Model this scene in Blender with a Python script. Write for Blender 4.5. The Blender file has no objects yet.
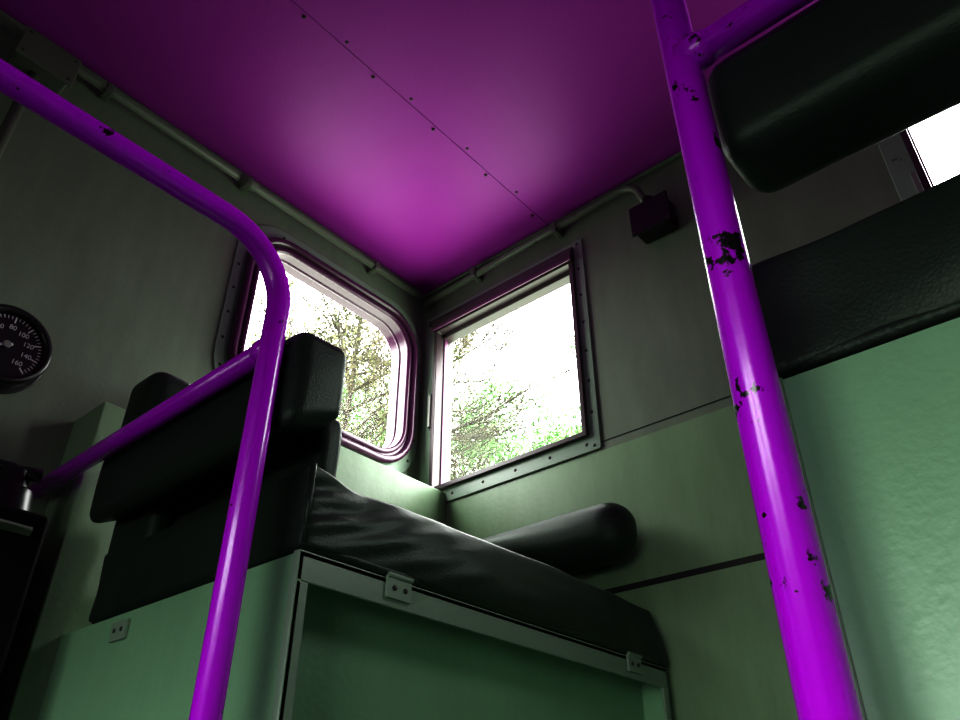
import bpy, bmesh, math, random
from mathutils import Vector, Matrix, noise
random.seed(7)
scene=bpy.context.scene
scene.view_settings.view_transform='Standard'
scene.view_settings.gamma=.69
scene.view_settings.exposure=.78

# ------------------------------------------------------------ materials
def new_mat(name):
    m=bpy.data.materials.new(name); m.use_nodes=True
    nt=m.node_tree; b=nt.nodes['Principled BSDF']
    return m,nt,b
def N(nt,t,**kw):
    n=nt.nodes.new(t)
    for k,v in kw.items():
        if k in n.inputs.keys(): n.inputs[k].default_value=v
        else: setattr(n,k,v)
    return n
def paint(name,c1,c2,rough=.5,scale=3.,bump=.1,bscale=180.,dist=.001,metal=0.,spec=.5,chips=None,coat=0.,chip_lo=.63,chip_scale=22.,grime=0.):
    m,nt,b=new_mat(name); L=nt.links.new
    tc=N(nt,'ShaderNodeTexCoord')
    n=N(nt,'ShaderNodeTexNoise',Scale=scale,Detail=6.,Roughness=.6); L(tc.outputs['Object'],n.inputs['Vector'])
    r=nt.nodes.new('ShaderNodeValToRGB'); r.color_ramp.elements[0].position=.3; r.color_ramp.elements[1].position=.7
    r.color_ramp.elements[0].color=(*c1,1); r.color_ramp.elements[1].color=(*c2,1)
    L(n.outputs['Fac'],r.inputs['Fac']); col=r.outputs['Color']
    if grime>0:
        mp=N(nt,'ShaderNodeMapping'); mp.inputs['Scale'].default_value=(14,14,3.5); L(tc.outputs['Object'],mp.inputs['Vector'])
        ng=N(nt,'ShaderNodeTexNoise',Scale=1.,Detail=10.,Roughness=.7); L(mp.outputs[0],ng.inputs['Vector'])
        mg=nt.nodes.new('ShaderNodeMapRange'); mg.inputs['From Min'].default_value=.35; mg.inputs['From Max'].default_value=.65
        mg.inputs['To Min'].default_value=1-grime; mg.inputs['To Max'].default_value=1.
        L(ng.outputs['Fac'],mg.inputs['Value'])
        vm=nt.nodes.new('ShaderNodeVectorMath'); vm.operation='SCALE'; L(col,vm.inputs[0]); L(mg.outputs[0],vm.inputs['Scale']); col=vm.outputs[0]
    if chips:
        n2=N(nt,'ShaderNodeTexNoise',Scale=chip_scale,Detail=9.,Roughness=.65); L(tc.outputs['Object'],n2.inputs['Vector'])
        mr=nt.nodes.new('ShaderNodeMapRange'); mr.inputs['From Min'].default_value=chip_lo; mr.inputs['From Max'].default_value=chip_lo+.02
        L(n2.outputs['Fac'],mr.inputs['Value'])
        mx=nt.nodes.new('ShaderNodeMix'); mx.data_type='RGBA'
        L(mr.outputs['Result'],mx.inputs[0]); L(col,mx.inputs[6]); mx.inputs[7].default_value=(*chips,1)
        col=mx.outputs[2]
    L(col,b.inputs['Base Color'])
    b.inputs['Roughness'].default_value=rough; b.inputs['Metallic'].default_value=metal
    b.inputs['Specular IOR Level'].default_value=spec; b.inputs['Coat Weight'].default_value=coat
    b.inputs['Coat Roughness'].default_value=.12
    if bump>0:
        n3=N(nt,'ShaderNodeTexNoise',Scale=bscale,Detail=3.,Roughness=.5); L(tc.outputs['Object'],n3.inputs['Vector'])
        bp=N(nt,'ShaderNodeBump',Strength=bump,Distance=dist); L(n3.outputs['Fac'],bp.inputs['Height']); L(bp.outputs['Normal'],b.inputs['Normal'])
    return m
M_wall=paint('wall_paint',(.20,.25,.178),(.235,.29,.21),rough=.45,bump=.35,bscale=120,dist=.001,chips=(.09,.10,.08),chip_lo=.73,chip_scale=14,grime=.18)
M_wallgreen=paint('green_paint',(.25,.38,.22),(.29,.43,.265),rough=.40,bump=.3,bscale=90,dist=.0012,chips=(.08,.10,.07),chip_lo=.69,chip_scale=14,grime=.18)
M_box=paint('seat_base_paint',(.26,.47,.29),(.30,.53,.34),rough=.35,bump=.5,bscale=130,dist=.0010,grime=.10,chips=(.07,.10,.07),chip_lo=.74,chip_scale=18)
M_trim=paint('trim_paint',(.24,.33,.25),(.29,.39,.30),rough=.35,bump=.2,bscale=150,chips=(.05,.05,.04),chip_lo=.68,chip_scale=30)
M_pipe=paint('conduit_paint',(.12,.135,.105),(.16,.17,.14),rough=.45,bump=.2,bscale=120,chips=(.04,.04,.03),chip_lo=.68,chip_scale=30)
M_ceil=paint('ceiling_paint',(.38,.022,.39),(.42,.030,.43),rough=.45,bump=.35,bscale=160,dist=.0008,spec=.35)
M_purple=paint('purple_rail_paint',(.66,.0,1.),(.72,.0,1.),rough=.25,bump=.25,bscale=60,dist=.001,chips=(.012,.008,.012),chip_lo=.65,chip_scale=34,coat=.4)
M_purple2=paint('purple_rail_paint_worn',(.66,.0,1.),(.72,.0,1.),rough=.25,bump=.25,bscale=60,dist=.001,chips=(.012,.008,.012),chip_lo=.60,chip_scale=38,coat=.4)
M_dark=paint('dark_void',(.008,.008,.008),(.012,.012,.012),rough=.7,bump=0)
M_rubber=paint('rubber_gasket',(.07,.018,.055),(.10,.025,.08),rough=.25,bump=.1,spec=.7)
M_sash=paint('sash_metal',(.06,.04,.045),(.10,.07,.08),rough=.35,bump=.1)
M_sashp=paint('sash_purple',(.14,.04,.11),(.20,.06,.16),rough=.3,bump=.1)
M_screw=paint('screw_metal',(.03,.03,.03),(.06,.05,.05),rough=.4,bump=0,metal=.4)
M_floor=paint('floor_paint',(.03,.03,.03),(.05,.05,.05),rough=.6)
M_blocker=paint('blocker_dark',(.03,.03,.03),(.05,.05,.05),rough=.9,bump=.4,bscale=40)  # dark surface for the added light-blocking slab
M_black=paint('black_enamel',(.01,.01,.01),(.016,.016,.016),rough=.3,bump=.1)
M_blackmat=paint('black_cabinet_paint',(.008,.008,.008),(.012,.012,.012),rough=.6,bump=.1,spec=.15)
M_white=paint('dial_white',(.7,.7,.7),(.75,.75,.75),rough=.5,bump=0)
M_steel=paint('worn_steel',(.2,.22,.19),(.28,.30,.26),rough=.4,bump=.2,metal=.2)
M_bark=paint('bark',(.055,.045,.038),(.075,.06,.05),rough=.9,bump=0)
def leaf(name,c1,c2):
    return paint(name,c1,c2,rough=.9,bump=0,scale=1.2,spec=.1)
M_olive=leaf('olive_leaves',(.14,.11,.075),(.13,.155,.085))
M_green=leaf('green_leaves',(.13,.25,.10),(.18,.31,.13))
# leather
M_leather,nt,b=new_mat('black_leather'); L=nt.links.new
tc=N(nt,'ShaderNodeTexCoord'); v=N(nt,'ShaderNodeTexVoronoi',Scale=420.); L(tc.outputs['Object'],v.inputs['Vector'])
n=N(nt,'ShaderNodeTexNoise',Scale=16.,Detail=5.); L(tc.outputs['Object'],n.inputs['Vector'])
ma=N(nt,'ShaderNodeMath',operation='MULTIPLY_ADD'); L(n.outputs['Fac'],ma.inputs[0]); ma.inputs[1].default_value=5.; L(v.outputs['Distance'],ma.inputs[2])
bp=N(nt,'ShaderNodeBump',Strength=.4,Distance=.0006); L(ma.outputs[0],bp.inputs['Height']); L(bp.outputs['Normal'],b.inputs['Normal'])
b.inputs['Base Color'].default_value=(.017,.028,.020,1); b.inputs['Roughness'].default_value=.48; b.inputs['Specular IOR Level'].default_value=.5; b.inputs['Specular Tint'].default_value=(.82,1,.87,1)
# glass
M_glass=bpy.data.materials.new('window_glass'); M_glass.use_nodes=True; nt=M_glass.node_tree; nt.nodes.clear()
o=nt.nodes.new('ShaderNodeOutputMaterial'); t=nt.nodes.new('ShaderNodeBsdfTransparent'); g=nt.nodes.new('ShaderNodeBsdfGlossy'); g.inputs['Roughness'].default_value=.02
mx=nt.nodes.new('ShaderNodeMixShader'); mx.inputs[0].default_value=.006
nt.links.new(t.outputs[0],mx.inputs[1]); nt.links.new(g.outputs[0],mx.inputs[2]); nt.links.new(mx.outputs[0],o.inputs[0])

# ------------------------------------------------------------ helpers
def link(o,parent=None):
    scene.collection.objects.link(o)
    if parent: o.parent=parent
    return o
def empty(name,loc=(0,0,0)):
    e=bpy.data.objects.new(name,None); e.empty_display_size=.1; link(e); return e
def from_bm(name,bm,mat,parent=None,smooth=False,bevel=0,seg=2):
    bmesh.ops.recalc_face_normals(bm,faces=bm.faces)
    me=bpy.data.meshes.new(name); bm.to_mesh(me); bm.free()
    if mat: me.materials.append(mat)
    if smooth:
        for p in me.polygons: p.use_smooth=True
    ob=bpy.data.objects.new(name,me); link(ob,parent)
    if bevel>0:
        md=ob.modifiers.new('bevel','BEVEL'); md.width=bevel; md.segments=seg; md.limit_method='ANGLE'
        for p in me.polygons: p.use_smooth=True
        wn=ob.modifiers.new('wn','WEIGHTED_NORMAL')
    return ob
def add_box(bm,x0,x1,y0,y1,z0,z1):
    m=Matrix.Translation(((x0+x1)/2,(y0+y1)/2,(z0+z1)/2))@Matrix.Diagonal((abs(x1-x0),abs(y1-y0),abs(z1-z0),1))
    bmesh.ops.create_cube(bm,size=1,matrix=m)
def box(name,x0,x1,y0,y1,z0,z1,mat,parent=None,bevel=0):
    bm=bmesh.new(); add_box(bm,x0,x1,y0,y1,z0,z1); return from_bm(name,bm,mat,parent,bevel=bevel)
def fillet(pts,r,n=10):
    P=[Vector(p) for p in pts]; out=[P[0]]
    for i in range(1,len(P)-1):
        a=(P[i-1]-P[i]); c=(P[i+1]-P[i]); rr=min(r,a.length*.49,c.length*.49)
        a.normalize(); c.normalize(); ang=a.angle(c); d=rr
        s=P[i]+a*d; e=P[i]+c*d
        R=d*math.tan(ang/2); cen=P[i]+(a+c).normalized()*(R/math.sin(ang/2))
        u=(s-cen); w=(e-cen); th=u.angle(w)
        for k in range(n+1):
            t=k/n
            out.append(cen+(u*math.sin((1-t)*th)+w*math.sin(t*th))/math.sin(th))
    out.append(P[-1]); return out
def sweep(bm,pts,rads,n=16,caps=True):
    pts=[Vector(p) for p in pts]
    if not hasattr(rads,'__len__'): rads=[rads]*len(pts)
    T=[]
    for i in range(len(pts)):
        t=(pts[min(i+1,len(pts)-1)]-pts[max(i-1,0)]); T.append(t.normalized())
    ref=Vector((0,0,1)) if abs(T[0].z)<.9 else Vector((1,0,0))
    nrm=T[0].cross(ref).normalized(); rings=[]
    for i,p in enumerate(pts):
        if i>0:
            nrm=(nrm-T[i]*nrm.dot(T[i])).normalized()
        bi=T[i].cross(nrm)
        rings.append([bm.verts.new(p+(nrm*math.cos(2*math.pi*k/n)+bi*math.sin(2*math.pi*k/n))*rads[i]) for k in range(n)])
    for a,b2 in zip(rings,rings[1:]):
        for k in range(n): bm.faces.new((a[k],a[(k+1)%n],b2[(k+1)%n],b2[k]))
    if caps:
        bm.faces.new(rings[0][::-1]); bm.faces.new(rings[-1])
def tube(name,pts,r,mat,parent=None,fil=0,n=20):
    bm=bmesh.new(); sweep(bm,fillet(pts,fil) if fil else pts,r,n)
    ob=from_bm(name,bm,mat,parent,smooth=True)
    return ob
def rrect(a0,a1,b0,b1,r,n=8):
    pts=[]
    for (cx,cy,s) in ((a1-r,b1-r,0),(a0+r,b1-r,90),(a0+r,b0+r,180),(a1-r,b0+r,270)):
        for k in range(n+1):
            t=math.radians(s+90*k/n); pts.append((cx+r*math.cos(t),cy+r*math.sin(t)))
    return pts
def ring_plate(name,inner,outer,d0,d1,axis,mat,parent,bevel=.002):
    f=(lambda p,d:(d,p[0],p[1])) if axis=='x' else (lambda p,d:(p[0],d,p[1]))
    bm=bmesh.new(); V=[[bm.verts.new(f(p,d)) for p in lp] for lp in (inner,outer) for d in (d0,d1)]
    n=len(inner); i0,i1,o0,o1=V
    for k in range(n):
        j=(k+1)%n
        bm.faces.new((i0[k],i0[j],o0[j],o0[k])); bm.faces.new((i1[k],i1[j],o1[j],o1[k]))
        bm.faces.new((i0[k],i0[j],i1[j],i1[k])); bm.faces.new((o0[k],o0[j],o1[j],o1[k]))
    return from_bm(name,bm,mat,parent,bevel=bevel)
def panel_loop(name,loop,d0,d1,axis,mat,parent):
    f=(lambda p,d:(d,p[0],p[1])) if axis=='x' else (lambda p,d:(p[0],d,p[1]))
    bm=bmesh.new(); A=[bm.verts.new(f(p,d0)) for p in loop]; B=[bm.verts.new(f(p,d1)) for p in loop]; n=len(loop)
    bm.faces.new(A); bm.faces.new(B[::-1])
    for k in range(n): bm.faces.new((A[k],A[(k+1)%n],B[(k+1)%n],B[k]))
    return from_bm(name,bm,mat,parent)
def loop_tube(name,loop,d,r,axis,mat,parent,n=10):
    f=(lambda p:(d,p[0],p[1])) if axis=='x' else (lambda p:(p[0],d,p[1]))
    pts=[Vector(f(p)) for p in loop]; bm=bmesh.new(); rings=[]; m=len(pts)
    ax=Vector((1,0,0)) if axis=='x' else Vector((0,1,0))
    for i in range(m):
        t=(pts[(i+1)%m]-pts[i-1]).normalized(); s=t.cross(ax).normalized()
        rings.append([bm.verts.new(pts[i]+(s*math.cos(2*math.pi*k/n)+ax*math.sin(2*math.pi*k/n))*r) for k in range(n)])
    for i in range(m):
        a=rings[i]; b2=rings[(i+1)%m]
        for k in range(n): bm.faces.new((a[k],a[(k+1)%n],b2[(k+1)%n],b2[k]))
    return from_bm(name,bm,mat,parent,smooth=True)
def rivets(name,pts,nrm,r,mat,parent,flat=.5):
    bm=bmesh.new(); q=Vector((0,0,1)).rotation_difference(Vector(nrm)).to_matrix().to_4x4()
    for p in pts:
        bmesh.ops.create_uvsphere(bm,u_segments=10,v_segments=6,radius=r,matrix=Matrix.Translation(p)@q@Matrix.Diagonal((1,1,flat,1)))
    return from_bm(name,bm,mat,parent,smooth=True)
def pad(name,x0,x1,y0,y1,z0,z1,r,mat,parent=None,puff=0.,wr=0.,cuts=24,fn=None,ws=(7,7,14)):
    bm=bmesh.new(); bmesh.ops.create_cube(bm,size=2)
    bmesh.ops.subdivide_edges(bm,edges=bm.edges[:],cuts=cuts,use_grid_fill=True)
    c=Vector(((x0+x1)/2,(y0+y1)/2,(z0+z1)/2)); h=Vector((abs(x1-x0)/2,abs(y1-y0)/2,abs(z1-z0)/2))
    rr=Vector([min(r,k) for k in h])
    for v in bm.verts:
        u=v.co.copy()
        u=Vector([math.copysign(abs(k)**.6,k) if k else 0 for k in u])
        p=Vector((u.x*h.x,u.y*h.y,u.z*h.z)); inn=Vector([max(-h[i]+rr[i],min(h[i]-rr[i],p[i])) for i in range(3)])
        d=p-inn
        if d.length>1e-9:
            d.normalize(); q=inn+Vector([d[i]*rr[i] for i in range(3)])
        else: q=p
        if puff:
            m=[(1-(q[i]/h[i])**2) for i in range(3)]
            q+=Vector((d.x*max(m[1],0)*max(m[2],0),d.y*max(m[0],0)*max(m[2],0),d.z*max(m[0],0)*max(m[1],0)))*puff
        if wr:
            w=noise.noise(Vector((q.x*ws[0]+c.x*7,q.y*ws[1],q.z*ws[2]+c.z)))+.35*noise.noise(Vector((q.x*ws[0]*2.3,q.y*ws[1]*2.3,q.z*ws[2]*1.8)))
            q+=d*w*wr
        v.co=c+q
        if fn: v.co=fn(v.co)
    return from_bm(name,bm,mat,parent,smooth=True)
def wall_holes(name,axis,d0,d1,a0,a1,z0,z1,holes,mat):
    A=sorted({a0,a1,*[h[0] for h in holes],*[h[1] for h in holes]}); Z=sorted({z0,z1,*[h[2] for h in holes],*[h[3] for h in holes]})
    bm=bmesh.new(); 
    def solid(i,j):
        if i<0 or j<0 or i>=len(A)-1 or j>=len(Z)-1: return False
        ca=(A[i]+A[i+1])/2; cz=(Z[j]+Z[j+1])/2
        return not any(h[0]<ca<h[1] and h[2]<cz<h[3] for h in holes)
    f=(lambda d,a,z:(d,a,z)) if axis=='x' else (lambda d,a,z:(a,d,z))
    def quad(*ps): bm.faces.new([bm.verts.new(p) for p in ps])
    for i in range(len(A)-1):
        for j in range(len(Z)-1):
            if not solid(i,j): continue
            p,q,r,s=A[i],A[i+1],Z[j],Z[j+1]
            for d in (d0,d1): quad(f(d,p,r),f(d,q,r),f(d,q,s),f(d,p,s))
            if not solid(i-1,j): quad(f(d0,p,r),f(d1,p,r),f(d1,p,s),f(d0,p,s))
            if not solid(i+1,j): quad(f(d0,q,r),f(d1,q,r),f(d1,q,s),f(d0,q,s))
            if not solid(i,j-1): quad(f(d0,p,r),f(d1,p,r),f(d1,q,r),f(d0,q,r))
            if not solid(i,j+1): quad(f(d0,p,s),f(d1,p,s),f(d1,q,s),f(d0,q,s))
    bmesh.ops.remove_doubles(bm,verts=bm.verts[:],dist=1e-5)
    return from_bm(name,bm,mat)

# ------------------------------------------------------------ shell
H=2.2; XB=2.7; YB=-2.5
gl=(-.515,-.054,1.680,2.064)
W2=(.062,.475,1.616,2.05); W3=(1.168,1.585,1.616,2.05)
wall_holes('wall_front','x',-.05,0,YB-.05,.05,0,H,[gl],M_wall)
wall_holes('wall_side','y',0,.05,0,XB,0,H,[W2,W3],M_wall)
wall_holes('wall_rear','x',XB,XB+.05,YB-.05,.05,0,H,[],M_wall)
W4=(.45,1.8,.62,1.32)
wall_holes('wall_opposite','y',YB-.05,YB,0,XB,0,H,[W4],M_wall)
box('floor',0,XB,YB,0,-.05,0,M_floor)
box('uplight_blocker',-7,9,-9,-2.75,-1.2,.30,M_blocker)  # added out-of-view slab that keeps upward window light off the ceiling
ce=empty('ceiling')
box('ceiling_sheet_a',-.05,.42,YB-.05,.05,H,H+.05,M_ceil,ce)
box('ceiling_sheet_b',.4225,XB+.05,YB-.05,.05,H-.0015,H+.05,M_ceil,ce)
box('ceiling_seam',.42,.4225,YB,0,H+.004,H+.05,M_dark,ce)
rivets('rivets',[(.412+(.02 if k%2 else 0),-.06-.085*k,H-.001) for k in range(26)]+[(1.2,-.06-.085*k,H-.002) for k in range(26)],(0,0,-1),.0038,M_screw,ce)
tl=empty('trim_front_lining')
box('lining_main',0,.1,-.60,0,0,1.6,M_wallgreen,tl,bevel=.003)
box('lining_end',0,.1,-.765,-.60,0,1.5,M_wallgreen,tl,bevel=.003)
box('trim_seam_upper',.505,XB,-.0012,0,1.5895,1.5912,M_dark)
tr=empty('trim_side_lower')
box('gap',.1,XB,-.001,0,1.297,1.309,M_dark,tr)
box('lower_sheet',.1,XB,-.006,0,0,1.297,M_wallgreen,tr,bevel=.001)
box('mid_sheet',.1,XB,-.0008,0,1.309,1.572,M_wallgreen,tr)
box('trim_cove_side',0,XB,-.010,0,H-.010,H,M_wall,bevel=.003)
box('trim_cove_front',0,.010,YB,-.010,H-.010,H,M_wall,bevel=.003)

# ------------------------------------------------------------ window 1 (rounded windscreen)
w1=empty('window_1')
def grow(l,e,r): return rrect(l[0]-e,l[1]+e,l[2]-e,l[3]+e,r)
ring_plate('metal_frame',grow(gl,.012,.10),rrect(-.562,-.006,1.634,2.118,.115),0,.004,'x',M_trim,w1)
ring_plate('gasket_body',grow(gl,-.010,.080),grow(gl,.020,.105),-.045,.013,'x',M_rubber,w1,bevel=.003)
loop_tube('gasket_lip_outer',grow(gl,.015,.10),.014,.009,'x',M_rubber,w1)
loop_tube('gasket_lip_inner',grow(gl,-.004,.085),.012,.007,'x',M_rubber,w1)
loop_tube('gasket_bead',grow(gl,-.008,.08),-.015,.005,'x',M_rubber,w1)
panel_loop('glass',grow(gl,-.006,.082),-.031,-.029,'x',M_glass,w1)
def along(loop,sp,off=0):
    L_=[];m=len(loop);acc=off
    for i in range(m):
        a=Vector(loop[i]);b_=Vector(loop[(i+1)%m]);l=(b_-a).length
        while acc<l:
            L_.append(a+(b_-a)*(acc/l)); acc+=sp
        acc-=l
    return L_
rivets('frame_screws',[(.004,p.x,p.y) for p in along(grow(gl,.035,.105),.062)],(1,0,0),.0036,M_screw,w1)

# ------------------------------------------------------------ sliding side windows
def side_window(name,x0,x1,z0,z1):
    w=empty(name)
    def rr(e): return rrect(x0-e,x1+e,z0-e,z1+e,.002,2)
    ring_plate('metal_frame',rr(.002),rrect(x0-.045,x1+.032,z0-.040,z1+.060,.004,2),-.005,0,'y',M_trim,w)
    ring_plate('inner_lip',rr(-.003),rr(.008),-.014,.045,'y',M_sash,w,bevel=.002)
    bm=bmesh.new()
    add_box(bm,x0,x0+.006,.012,.024,z0,z1); add_box(bm,x1-.006,x1,.012,.024,z0,z1)
    add_box(bm,x0,x1,.012,.024,z0,z0+.008)
    from_bm('sash_bars',bm,M_sashp,w,bevel=.001)
    bm=bmesh.new(); add_box(bm,x0,x1,.008,.036,z1-.014,z1); add_box(bm,x0-.01,x1+.01,-.022,-.004,z1+.004,z1+.026)
    add_box(bm,x0-.03,x1+.01,-.014,-.004,z1+.030,z1+.042)
    from_bm('top_track',bm,M_sash,w,bevel=.002)
    box('top_lip',x0-.01,x1+.01,-.024,-.020,z1-.002,z1+.006,M_sashp,w,bevel=.001)
    box('glass',x0+.005,x1-.005,.017,.019,z0+.006,z1-.012,M_glass,w)
    box('latch',x0-.018,x0-.008,-.018,-.004,z0+.16,z0+.25,M_steel,w,bevel=.002)
    pts=[]
    for k in range(8):
        z=z0-.03+k*(z1-z0+.08)/7; pts+= [(x1+.018,-.005,z)]
    for k in range(6):
        pts.append((x0-.03+k*(x1-x0+.03)/5,-.005,z0-.023))
    rivets('frame_screws',pts,(0,-1,0),.0036,M_screw,w)
    return w
side_window('window_2',*W2)
side_window('window_3',*W3)
def plain_window(name,axis,d,a0,a1,z0,z1,s):
    w=empty(name)
    ring_plate('metal_frame',rrect(a0,a1,z0,z1,.03),rrect(a0-.045,a1+.045,z0-.045,z1+.045,.06),d,d+s*.005,axis,M_trim,w)
    loop_tube('gasket',rrect(a0+.004,a1-.004,z0+.004,z1-.004,.03),d+s*.004,.009,axis,M_rubber,w)
    box('glass',a0,a1,d-s*.03,d-s*.028,z0,z1,M_glass,w)
    box('mullion',(a0+a1)/2-.02,(a0+a1)/2+.02,d-s*.03,d+s*.004,z0,z1,M_trim,w,bevel=.002)
plain_window('window_4','y',YB,*W4,1)

# ------------------------------------------------------------ conduits
cf=empty('conduit_pipe')
tube('pipe',[(.022,-2.2,2.165),(.022,-.03,2.165)],.0085,M_pipe,cf)
for y in (-.2,-.58,-.9,-1.3): box('clip',0,.033,y-.008,y+.008,2.153,2.177,M_pipe,cf,bevel=.003)
tube('coupling',[(.022,-.60,2.165),(.022,-.56,2.165)],.012,M_pipe,cf)
cs=empty('conduit_pipe')
tube('pipe',[(.02,-.022,2.15),(.56,-.022,2.165),(.66,-.022,2.168),(.69,-.022,2.08)],.009,M_pipe,cs,fil=.035)
for x in (.2,.45): box('clip',x-.008,x+.008,-.034,0,2.145,2.175,M_pipe,cs,bevel=.003)
tube('nipple',[(.69,-.022,2.10),(.69,-.022,2.07)],.013,M_black,cs)
jb=empty('junction_box')
box('body',.66,.74,-.045,0,2.0,2.068,M_black,jb,bevel=.006); box('cover',.655,.745,-.05,-.045,1.995,2.073,M_black,jb,bevel=.002)
rivets('screws',[(.662,-.05,2.0025),(.738,-.05,2.0025),(.662,-.05,2.065),(.738,-.05,2.065)],(0,-1,0),.003,M_screw,jb)
jb=empty('junction_box')
box('body',0,.05,-1.06,-.97,2.09,2.15,M_pipe,jb,bevel=.006); box('cover',.05,.056,-1.065,-.965,2.085,2.155,M_pipe,jb,bevel=.002)
rivets('screws',[(.056,-1.055,2.095),(.056,-.975,2.095),(.056,-1.055,2.145),(.056,-.975,2.145)],(1,0,0),.003,M_screw,jb)
tube('drop_pipe',[(.02,-1.02,2.10),(.02,-1.02,1.42)],.010,M_pipe,jb)

# ------------------------------------------------------------ gauge
ga=empty('pressure_gauge')
gy,gz,gr=-.902,1.563,.060
def disc(name,x0,x1,r,mat,par,y=gy,z=gz,bevel=.002):
    bm=bmesh.new(); bmesh.ops.create_cone(bm,cap_ends=True,segments=48,radius1=r,radius2=r,depth=abs(x1-x0),matrix=Matrix.Translation(((x0+x1)/2,y,z))@Matrix.Rotation(math.pi/2,4,'Y'))
    return from_bm(name,bm,mat,par,bevel=bevel)
disc('case',0,.03,gr*1.02,M_black,ga); disc('flange',0,.006,gr*1.15,M_black,ga); disc('dial',.03,.031,gr*.9,M_black,ga,bevel=0)
circ=[(gy+gr*.98*math.cos(t*math.pi/24),gz+gr*.98*math.sin(t*math.pi/24)) for t in range(48)]
loop_tube('bezel',circ,.034,.0065,'x',M_black,ga)
bm=bmesh.new()
for k in range(41):
    a=math.radians(225-270*k/40); big=(k%5==0); r0=gr*(.66 if big else .75); r1=gr*.84; hw=.0011 if big else .0006
    m=Matrix.Translation((.0315,gy,gz))@Matrix.Rotation(a,4,'X')@Matrix.Translation((0,(r0+r1)/2,0))@Matrix.Diagonal((.0006,r1-r0,hw*2,1))
    bmesh.ops.create_cube(bm,size=1,matrix=m)
for a,l in ((205,.62),(25,.15)):
    m=Matrix.Translation((.033,gy,gz))@Matrix.Rotation(math.radians(a),4,'X')@Matrix.Translation((0,gr*l/2,0))@Matrix.Diagonal((.0006,gr*l,.004,1))
    bmesh.ops.create_cube(bm,size=1,matrix=m)
from_bm('markings',bm,M_white,ga)
disc('hub',.031,.036,.006,M_steel,ga,bevel=.001)
for k in range(0,9):
    a=math.radians(225-270*k/8); cu=bpy.data.curves.new('numeral','FONT'); cu.body=str(k*20); cu.size=.011; cu.align_x='CENTER'; cu.align_y='CENTER'; cu.extrude=.0002
    cu.materials.append(M_white); ob=bpy.data.objects.new('numeral',cu); link(ob,ga)
    ob.matrix_world=Matrix.Translation((.0316,gy+gr*.52*math.cos(a),gz+gr*.52*math.sin(a)))@Matrix(((0,0,1,0),(1,0,0,0),(0,1,0,0),(0,0,0,1)))

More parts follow.
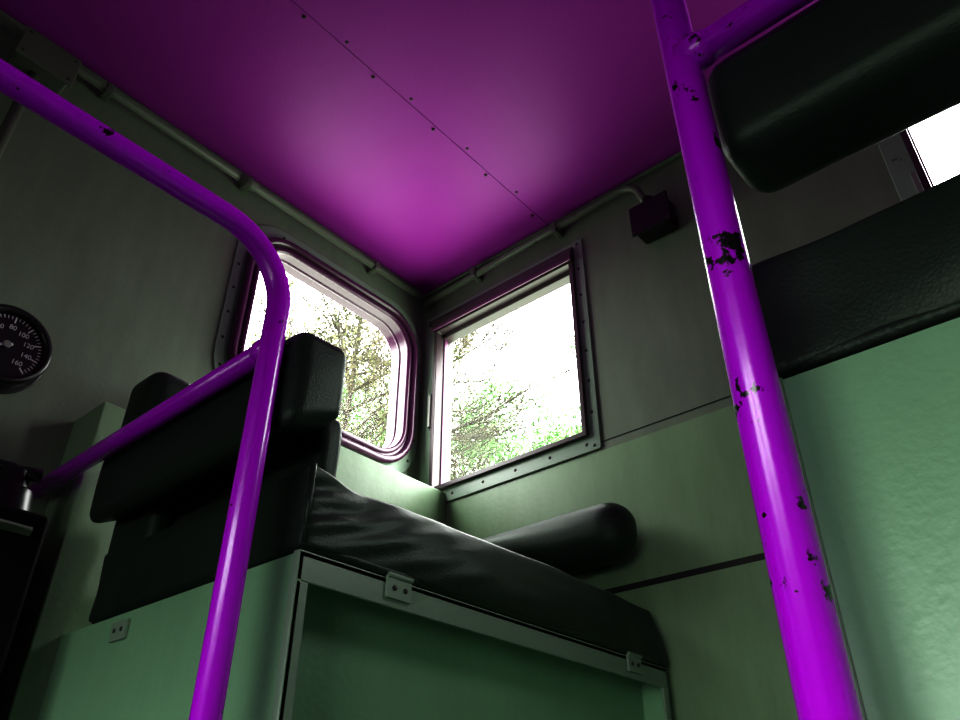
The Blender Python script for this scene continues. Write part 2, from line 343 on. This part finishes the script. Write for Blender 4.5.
# ------------------------------------------------------------ seats
def seat(name,x0,x1,front):
    s=empty(name); y0,y1=-.73,-.025; zt=1.16
    bm=bmesh.new()
    add_box(bm,x0,x1,y0,y0+.004,0,zt-.002)
    if front>0: fx0,fx1=x1-.05,x1-.045
    else: fx0,fx1=x0+.045,x0+.05
    add_box(bm,fx0,fx1,y0+.004,y1,0,zt-.002)
    add_box(bm,x0,x1,y1-.004,y1,0,zt-.002)
    add_box(bm,x0,x1,y0+.004,y1-.004,zt-.006,zt-.002)
    from_bm('base_panels',bm,M_box,s)
    e=x1 if front>0 else x0; d=-1 if front>0 else 1
    bm=bmesh.new()
    add_box(bm,e,e+d*.004,y0-.001,y1,zt-.030,zt)
    add_box(bm,e,e+d*.004,y0-.001,y0+.014,0,zt-.030)
    if front>0:
        add_box(bm,e,e+d*.010,y0-.0015,y0+.001,0,zt)
    add_box(bm,e,e+d*.004,y1-.018,y1,0,zt-.030)
    from_bm('angle_frame',bm,M_trim,s,bevel=.0012)
    for yy in (-.60,-.125):
        bm=bmesh.new(); add_box(bm,e,e-d*.004,yy-.018,yy+.018,zt-.022,zt+.003)
        sweep(bm,[(e-d*.004,yy-.018,zt+.002),(e-d*.004,yy+.018,zt+.002)],.003,8)
        from_bm('hinge',bm,M_trim,s,bevel=.0008)
        rivets('hinge_screws',[(e-d*.0045,yy-.008,zt-.011),(e-d*.0045,yy+.008,zt-.011)],(-d,0,0),.003,M_screw,s)
    hx=.266 if front>0 else 1.45
    box('side_clip',hx-.018,hx+.018,y0-.005,y0,zt-.035,zt-.012,M_trim,s,bevel=.001)
    rivets('clip_screws',[(hx-.008,y0-.005,zt-.023),(hx+.008,y0-.005,zt-.023)],(0,-1,0),.003,M_screw,s)
    cx0=x0+(.07 if front>0 else -.003); cx1=x1+(.004 if front>0 else -.07)
    ex=cx1 if front>0 else cx0
    def sag(p):
        t=(p.z-zt)/.095
        u=(p.y-y0)/(y1-y0); u=min(max(u,0),1)
        k=max(0,min(1,t))
        if t>.5: p.z+=.003*math.sin(math.pi*u)-.005*math.exp(-((u-.10)/.05)**2)
        near=max(0,1-abs(p.x-ex)/.05)
        if front>0: p.x+=d*near*k*k*.020*min(1,u/.12)
        if front>0: p.x+=near*.0030*math.sin(60*(u-.35*t))*math.exp(-u*3)*math.sin(math.pi*k)
        return p
    pad('cushion',cx0,cx1,y0-.002,y1+.0,zt+.002,zt+.092,.006,M_leather,s,puff=.008,wr=.005,cuts=60,fn=sag,ws=(9,9,13))
    loop=rrect(cx0+.006,cx1-.006,y0+.004,y1-.006,.02,4)
    bm=bmesh.new(); pts=[Vector((p[0],p[1],zt+.006)) for p in loop]; pts.append(pts[0]); sweep(bm,pts,.006,8)
    from_bm('cushion_piping',bm,M_leather,s,smooth=True)
    tube('corner_welt',[(ex-(.002 if front>0 else -.002),y0+.001,zt+.006),(ex-(.002 if front>0 else -.002),y0+.001,zt+.09)],.0032,M_leather,s,n=10)
    if front>0:
        def slant(p):
            if p.z<1.34: p.z+=(p.y+.74)*.6*(1.34-p.z)/.06
            return p
        pad('backrest',x0+.07,x1+.012,-.774,-.702,1.290,1.402,.018,M_leather,s,puff=.002,wr=.002,cuts=30,fn=slant)
        pad('lower_back',x0+.08,x1-.035,-.700,-.665,1.235,1.34,.012,M_leather,s,puff=.003,wr=.004,cuts=26)
        pad('end_pad',x0+.085,x0+.165,-.770,-.70,1.30,1.495,.022,M_leather,s,puff=.003,wr=.002,cuts=20)
        pad('end_pad_lower',x0+.07,x0+.18,-.733,-.70,1.20,1.33,.012,M_leather,s,puff=.002,wr=.001,cuts=16)
    else:
        pad('backrest',x0+.012,x1-.07,-.776,-.705,1.316,1.418,.018,M_leather,s,puff=.002,wr=.002,cuts=30)
        pad('end_pad',x1-.175,x1-.095,-.77,-.70,1.17,1.495,.024,M_leather,s,puff=.003,wr=.002,cuts=20)
        pad('upper_back',x0+.13,x1-.07,-.765,-.71,1.42,1.52,.02,M_leather,s,puff=.004,wr=.002,cuts=20)
        tube('back_rod',[(x0+.05,-.70,1.425),(x1-.07,-.70,1.425)],.011,M_black,s)
    return s
seat('bench_seat',.10,.598,1)
seat('bench_seat',1.074,1.66,-1)

ar=empty('armrest')
def taper(p):
    t=(p.x-.20)/(.588-.20)
    top=1.436; k=.45+.55*min(1,max(0,t)/.65)
    p.z=top+(p.z-top)*k
    return p
pad('pad',.20,.582,-.095,-.012,1.335,1.436,.044,M_leather,ar,puff=.003,wr=.001,cuts=30,fn=taper)
box('bracket',.36,.50,-.03,0,1.345,1.375,M_black,ar,bevel=.002)

# ------------------------------------------------------------ purple handrails
def handrail(name,x,dirx,xend,ztop,zc,M_p):
    h=empty(name); R=.0132
    tube('post',[(x,-.79,0),(x,-.79,ztop),(x,-1.75,ztop),(x,-1.75,0)],R,M_p,h,fil=.085,n=24)
    tube('cross_rail',[(x,-.79,zc),(xend,-.79,zc-.005)],R*.92,M_p,h,n=24)
    bm=bmesh.new()
    sweep(bm,[(x-.0,-.79,zc),(x+dirx*.018,-.79,zc),(x+dirx*.024,-.79,zc)],[R*1.12,R*1.06,R*.9],20)
    from_bm('weld',bm,M_p,h,smooth=True)
    for yy in (-.79,-1.75):
        bm=bmesh.new(); bmesh.ops.create_cone(bm,cap_ends=True,segments=28,radius1=.036,radius2=.03,depth=.01,matrix=Matrix.Translation((x,yy,.005)))
        from_bm('foot_flange',bm,M_p,h,bevel=.001)
    return h
handrail('handrail',.581,-1,.02,1.505,1.372,M_purple)
handrail('handrail',1.080,1,1.68,1.62,1.412,M_purple2)

# ------------------------------------------------------------ control stand
st=empty('control_stand')
box('cabinet',.005,.16,-1.55,-.806,0,1.285,M_blackmat,st,bevel=.008)
bm=bmesh.new(); bmesh.ops.create_cone(bm,cap_ends=True,segments=28,radius1=.036,radius2=.030,depth=.04,matrix=Matrix.Translation((.10,-.85,1.305)))
bmesh.ops.create_cone(bm,cap_ends=True,segments=28,radius1=.022,radius2=.018,depth=.03,matrix=Matrix.Translation((.10,-.85,1.338)))
from_bm('brake_valve',bm,M_black,st,bevel=.003)
tube('brake_handle',[(.10,-.85,1.34),(.10,-.85,1.355),(.06,-1.0,1.358)],.008,M_black,st,fil=.02)
tube('handle_knob',[(.10,-.85,1.35),(.115,-.822,1.35)],.010,M_black,st)
tube('air_pipe',[(.168,-1.5,1.255),(.168,-.83,1.255)],.006,M_wall,st)

# ------------------------------------------------------------ trees outside
def tree(name,base,h,seed,leafmat,dens,lean=(0,0),spread=.5,ls=(.02,.04),bias=(0,0,0),k0=26,low=.3,jit=.07,br=.012,tw=.004):
    rnd=random.Random(seed); root=empty(name); bm=bmesh.new(); LV=[];LF=[]
    bias=Vector(bias)
    def leafq(p,s):
        a=Vector((rnd.uniform(-1,1),rnd.uniform(-1,1),rnd.uniform(-1,1))).normalized()
        b_=a.cross(Vector((rnd.uniform(-1,1),rnd.uniform(-1,1),rnd.uniform(-1,1)))).normalized()
        i=len(LV); LV.extend([p-a*s,p-b_*s*.45,p+a*s,p+b_*s*.45]); LF.append((i,i+1,i+2,i+3))
    def branch(p,d,l,r,lev):
        n=6; pts=[p]; q=p.copy(); dd=d.copy()
        for i in range(n):
            dd=(dd+Vector((rnd.uniform(-1,1),rnd.uniform(-1,1),rnd.uniform(-.5,.7)))*(.2 if lev else .04)).normalized()
            q=q+dd*l/n; pts.append(q.copy())
        rads=[max(tw,r*(1-.75*i/n)) for i in range(n+1)]
        sweep(bm,pts,rads,5 if lev<2 else 3,caps=False)
        if lev>=3:
            for _ in range(dens):
                t=rnd.random()*n; i=int(min(t,n-1)); pp=pts[i].lerp(pts[i+1],t-i)
                leafq(pp+Vector((rnd.gauss(0,jit),rnd.gauss(0,jit),rnd.gauss(0,jit))),rnd.uniform(*ls))
            return
        kids={0:k0,1:8,2:5}[lev]
        for k in range(kids):
            t=(low if lev==0 else .15)+((1-low) if lev==0 else .85)*(k+rnd.random())/kids; t=min(t,.999)*n; i=int(t); pp=pts[i].lerp(pts[i+1],t-i)
            az=rnd.uniform(0,2*math.pi); ax=Vector((math.cos(az),math.sin(az),0))
            nd=(dd*(.25 if lev==0 else .7)+ax*(.9 if lev==0 else .75)+Vector((0,0,rnd.uniform(-.1,.35)))+(bias if lev<2 else Vector((0,0,0)))).normalized()
            branch(pp,nd,l*(spread*(1.2-t/n*.85) if lev==0 else .5)*rnd.uniform(.8,1.15),r*(1-.65*t/n)*(.45 if lev==0 else .55),lev+1)
    b0=Vector(base); branch(b0,Vector((lean[0],lean[1],1)).normalized(),h,h*br,0)
    from_bm('branches',bm,M_bark,root,smooth=True); 
    me=bpy.data.meshes.new('leaves'); me.from_pydata(LV,[],LF); me.materials.append(leafmat); link(bpy.data.objects.new('leaves',me),root)
    return root
tree('tree',(-5.7,4.2,-1.2),9.0,3,M_olive,36,spread=.34,ls=(.012,.03),k0=36,low=.45,tw=.006)
tree('tree',(-6.3,6.1,-1.2),9.9,12,M_olive,9,spread=.40,ls=(.012,.03),bias=(.55,.1,-.12),k0=24,jit=.05,low=.45,br=.018,tw=.008)
tree('tree',(-9.5,6.4,-1.2),9.6,21,M_green,50,spread=.36,ls=(.02,.045),jit=.14,low=.5)
tree('tree',(-8.3,10.0,-1.2),10.2,31,M_green,50,spread=.36,ls=(.02,.045),jit=.14,low=.5)
tree('tree',(-4.6,8.8,-1.2),8.2,41,M_green,50,spread=.40,ls=(.02,.045),jit=.14,low=.5)

# ------------------------------------------------------------ world light
w=bpy.data.worlds.new('overcast_sky'); scene.world=w; w.use_nodes=True; nt=w.node_tree
bg=nt.nodes['Background']; tc=nt.nodes.new('ShaderNodeTexCoord'); sx=nt.nodes.new('ShaderNodeSeparateXYZ'); rp=nt.nodes.new('ShaderNodeValToRGB')
mr=nt.nodes.new('ShaderNodeMapRange'); mr.inputs['From Min'].default_value=-.5; mr.inputs['From Max'].default_value=.5
rp.color_ramp.elements[0].position=.35; rp.color_ramp.elements[0].color=(.34,.41,.32,1); rp.color_ramp.elements[1].position=.62; rp.color_ramp.elements[1].color=(.97,1,.97,1)
nt.links.new(tc.outputs['Generated'],sx.inputs[0]); nt.links.new(sx.outputs['Z'],mr.inputs['Value']); nt.links.new(mr.outputs[0],rp.inputs['Fac']); nt.links.new(rp.outputs['Color'],bg.inputs['Color'])
bg.inputs['Strength'].default_value=9.8
def portal(name,loc,nrm,sx_,sy_):
    l=bpy.data.lights.new(name,'AREA'); l.shape='RECTANGLE'; l.size=sx_; l.size_y=sy_; l.cycles.is_portal=True
    o=bpy.data.objects.new(name,l); link(o); o.location=loc
    o.rotation_euler=Vector(nrm).to_track_quat('-Z','Y').to_euler()
portal('sky_portal',(-.06,-.285,1.87),(1,0,0),.5,.5)
portal('sky_portal',(.275,.06,1.83),(0,-1,0),.5,.5)
portal('sky_portal',(1.38,.06,1.83),(0,-1,0),.5,.5)
portal('sky_portal',(1.125,YB-.06,.97),(0,1,0),1.4,.76)

# ------------------------------------------------------------ camera
P=math.atan(510/779); sp,cp=math.sin(P),math.cos(P)
cam=bpy.data.cameras.new('camera'); co=bpy.data.objects.new('camera',cam); link(co)
Rv=Vector((.757,.653,0)); F=Vector((-.653*cp,.757*cp,sp)); U=Vector((.653*sp,-.757*sp,cp))
m=Matrix((( Rv.x,U.x,-F.x,1.206),(Rv.y,U.y,-F.y,-1.17),(Rv.z,U.z,-F.z,.9),(0,0,0,1)))
co.matrix_world=m; cam.sensor_width=36; cam.lens=29.21; cam.clip_start=.01
scene.camera=co
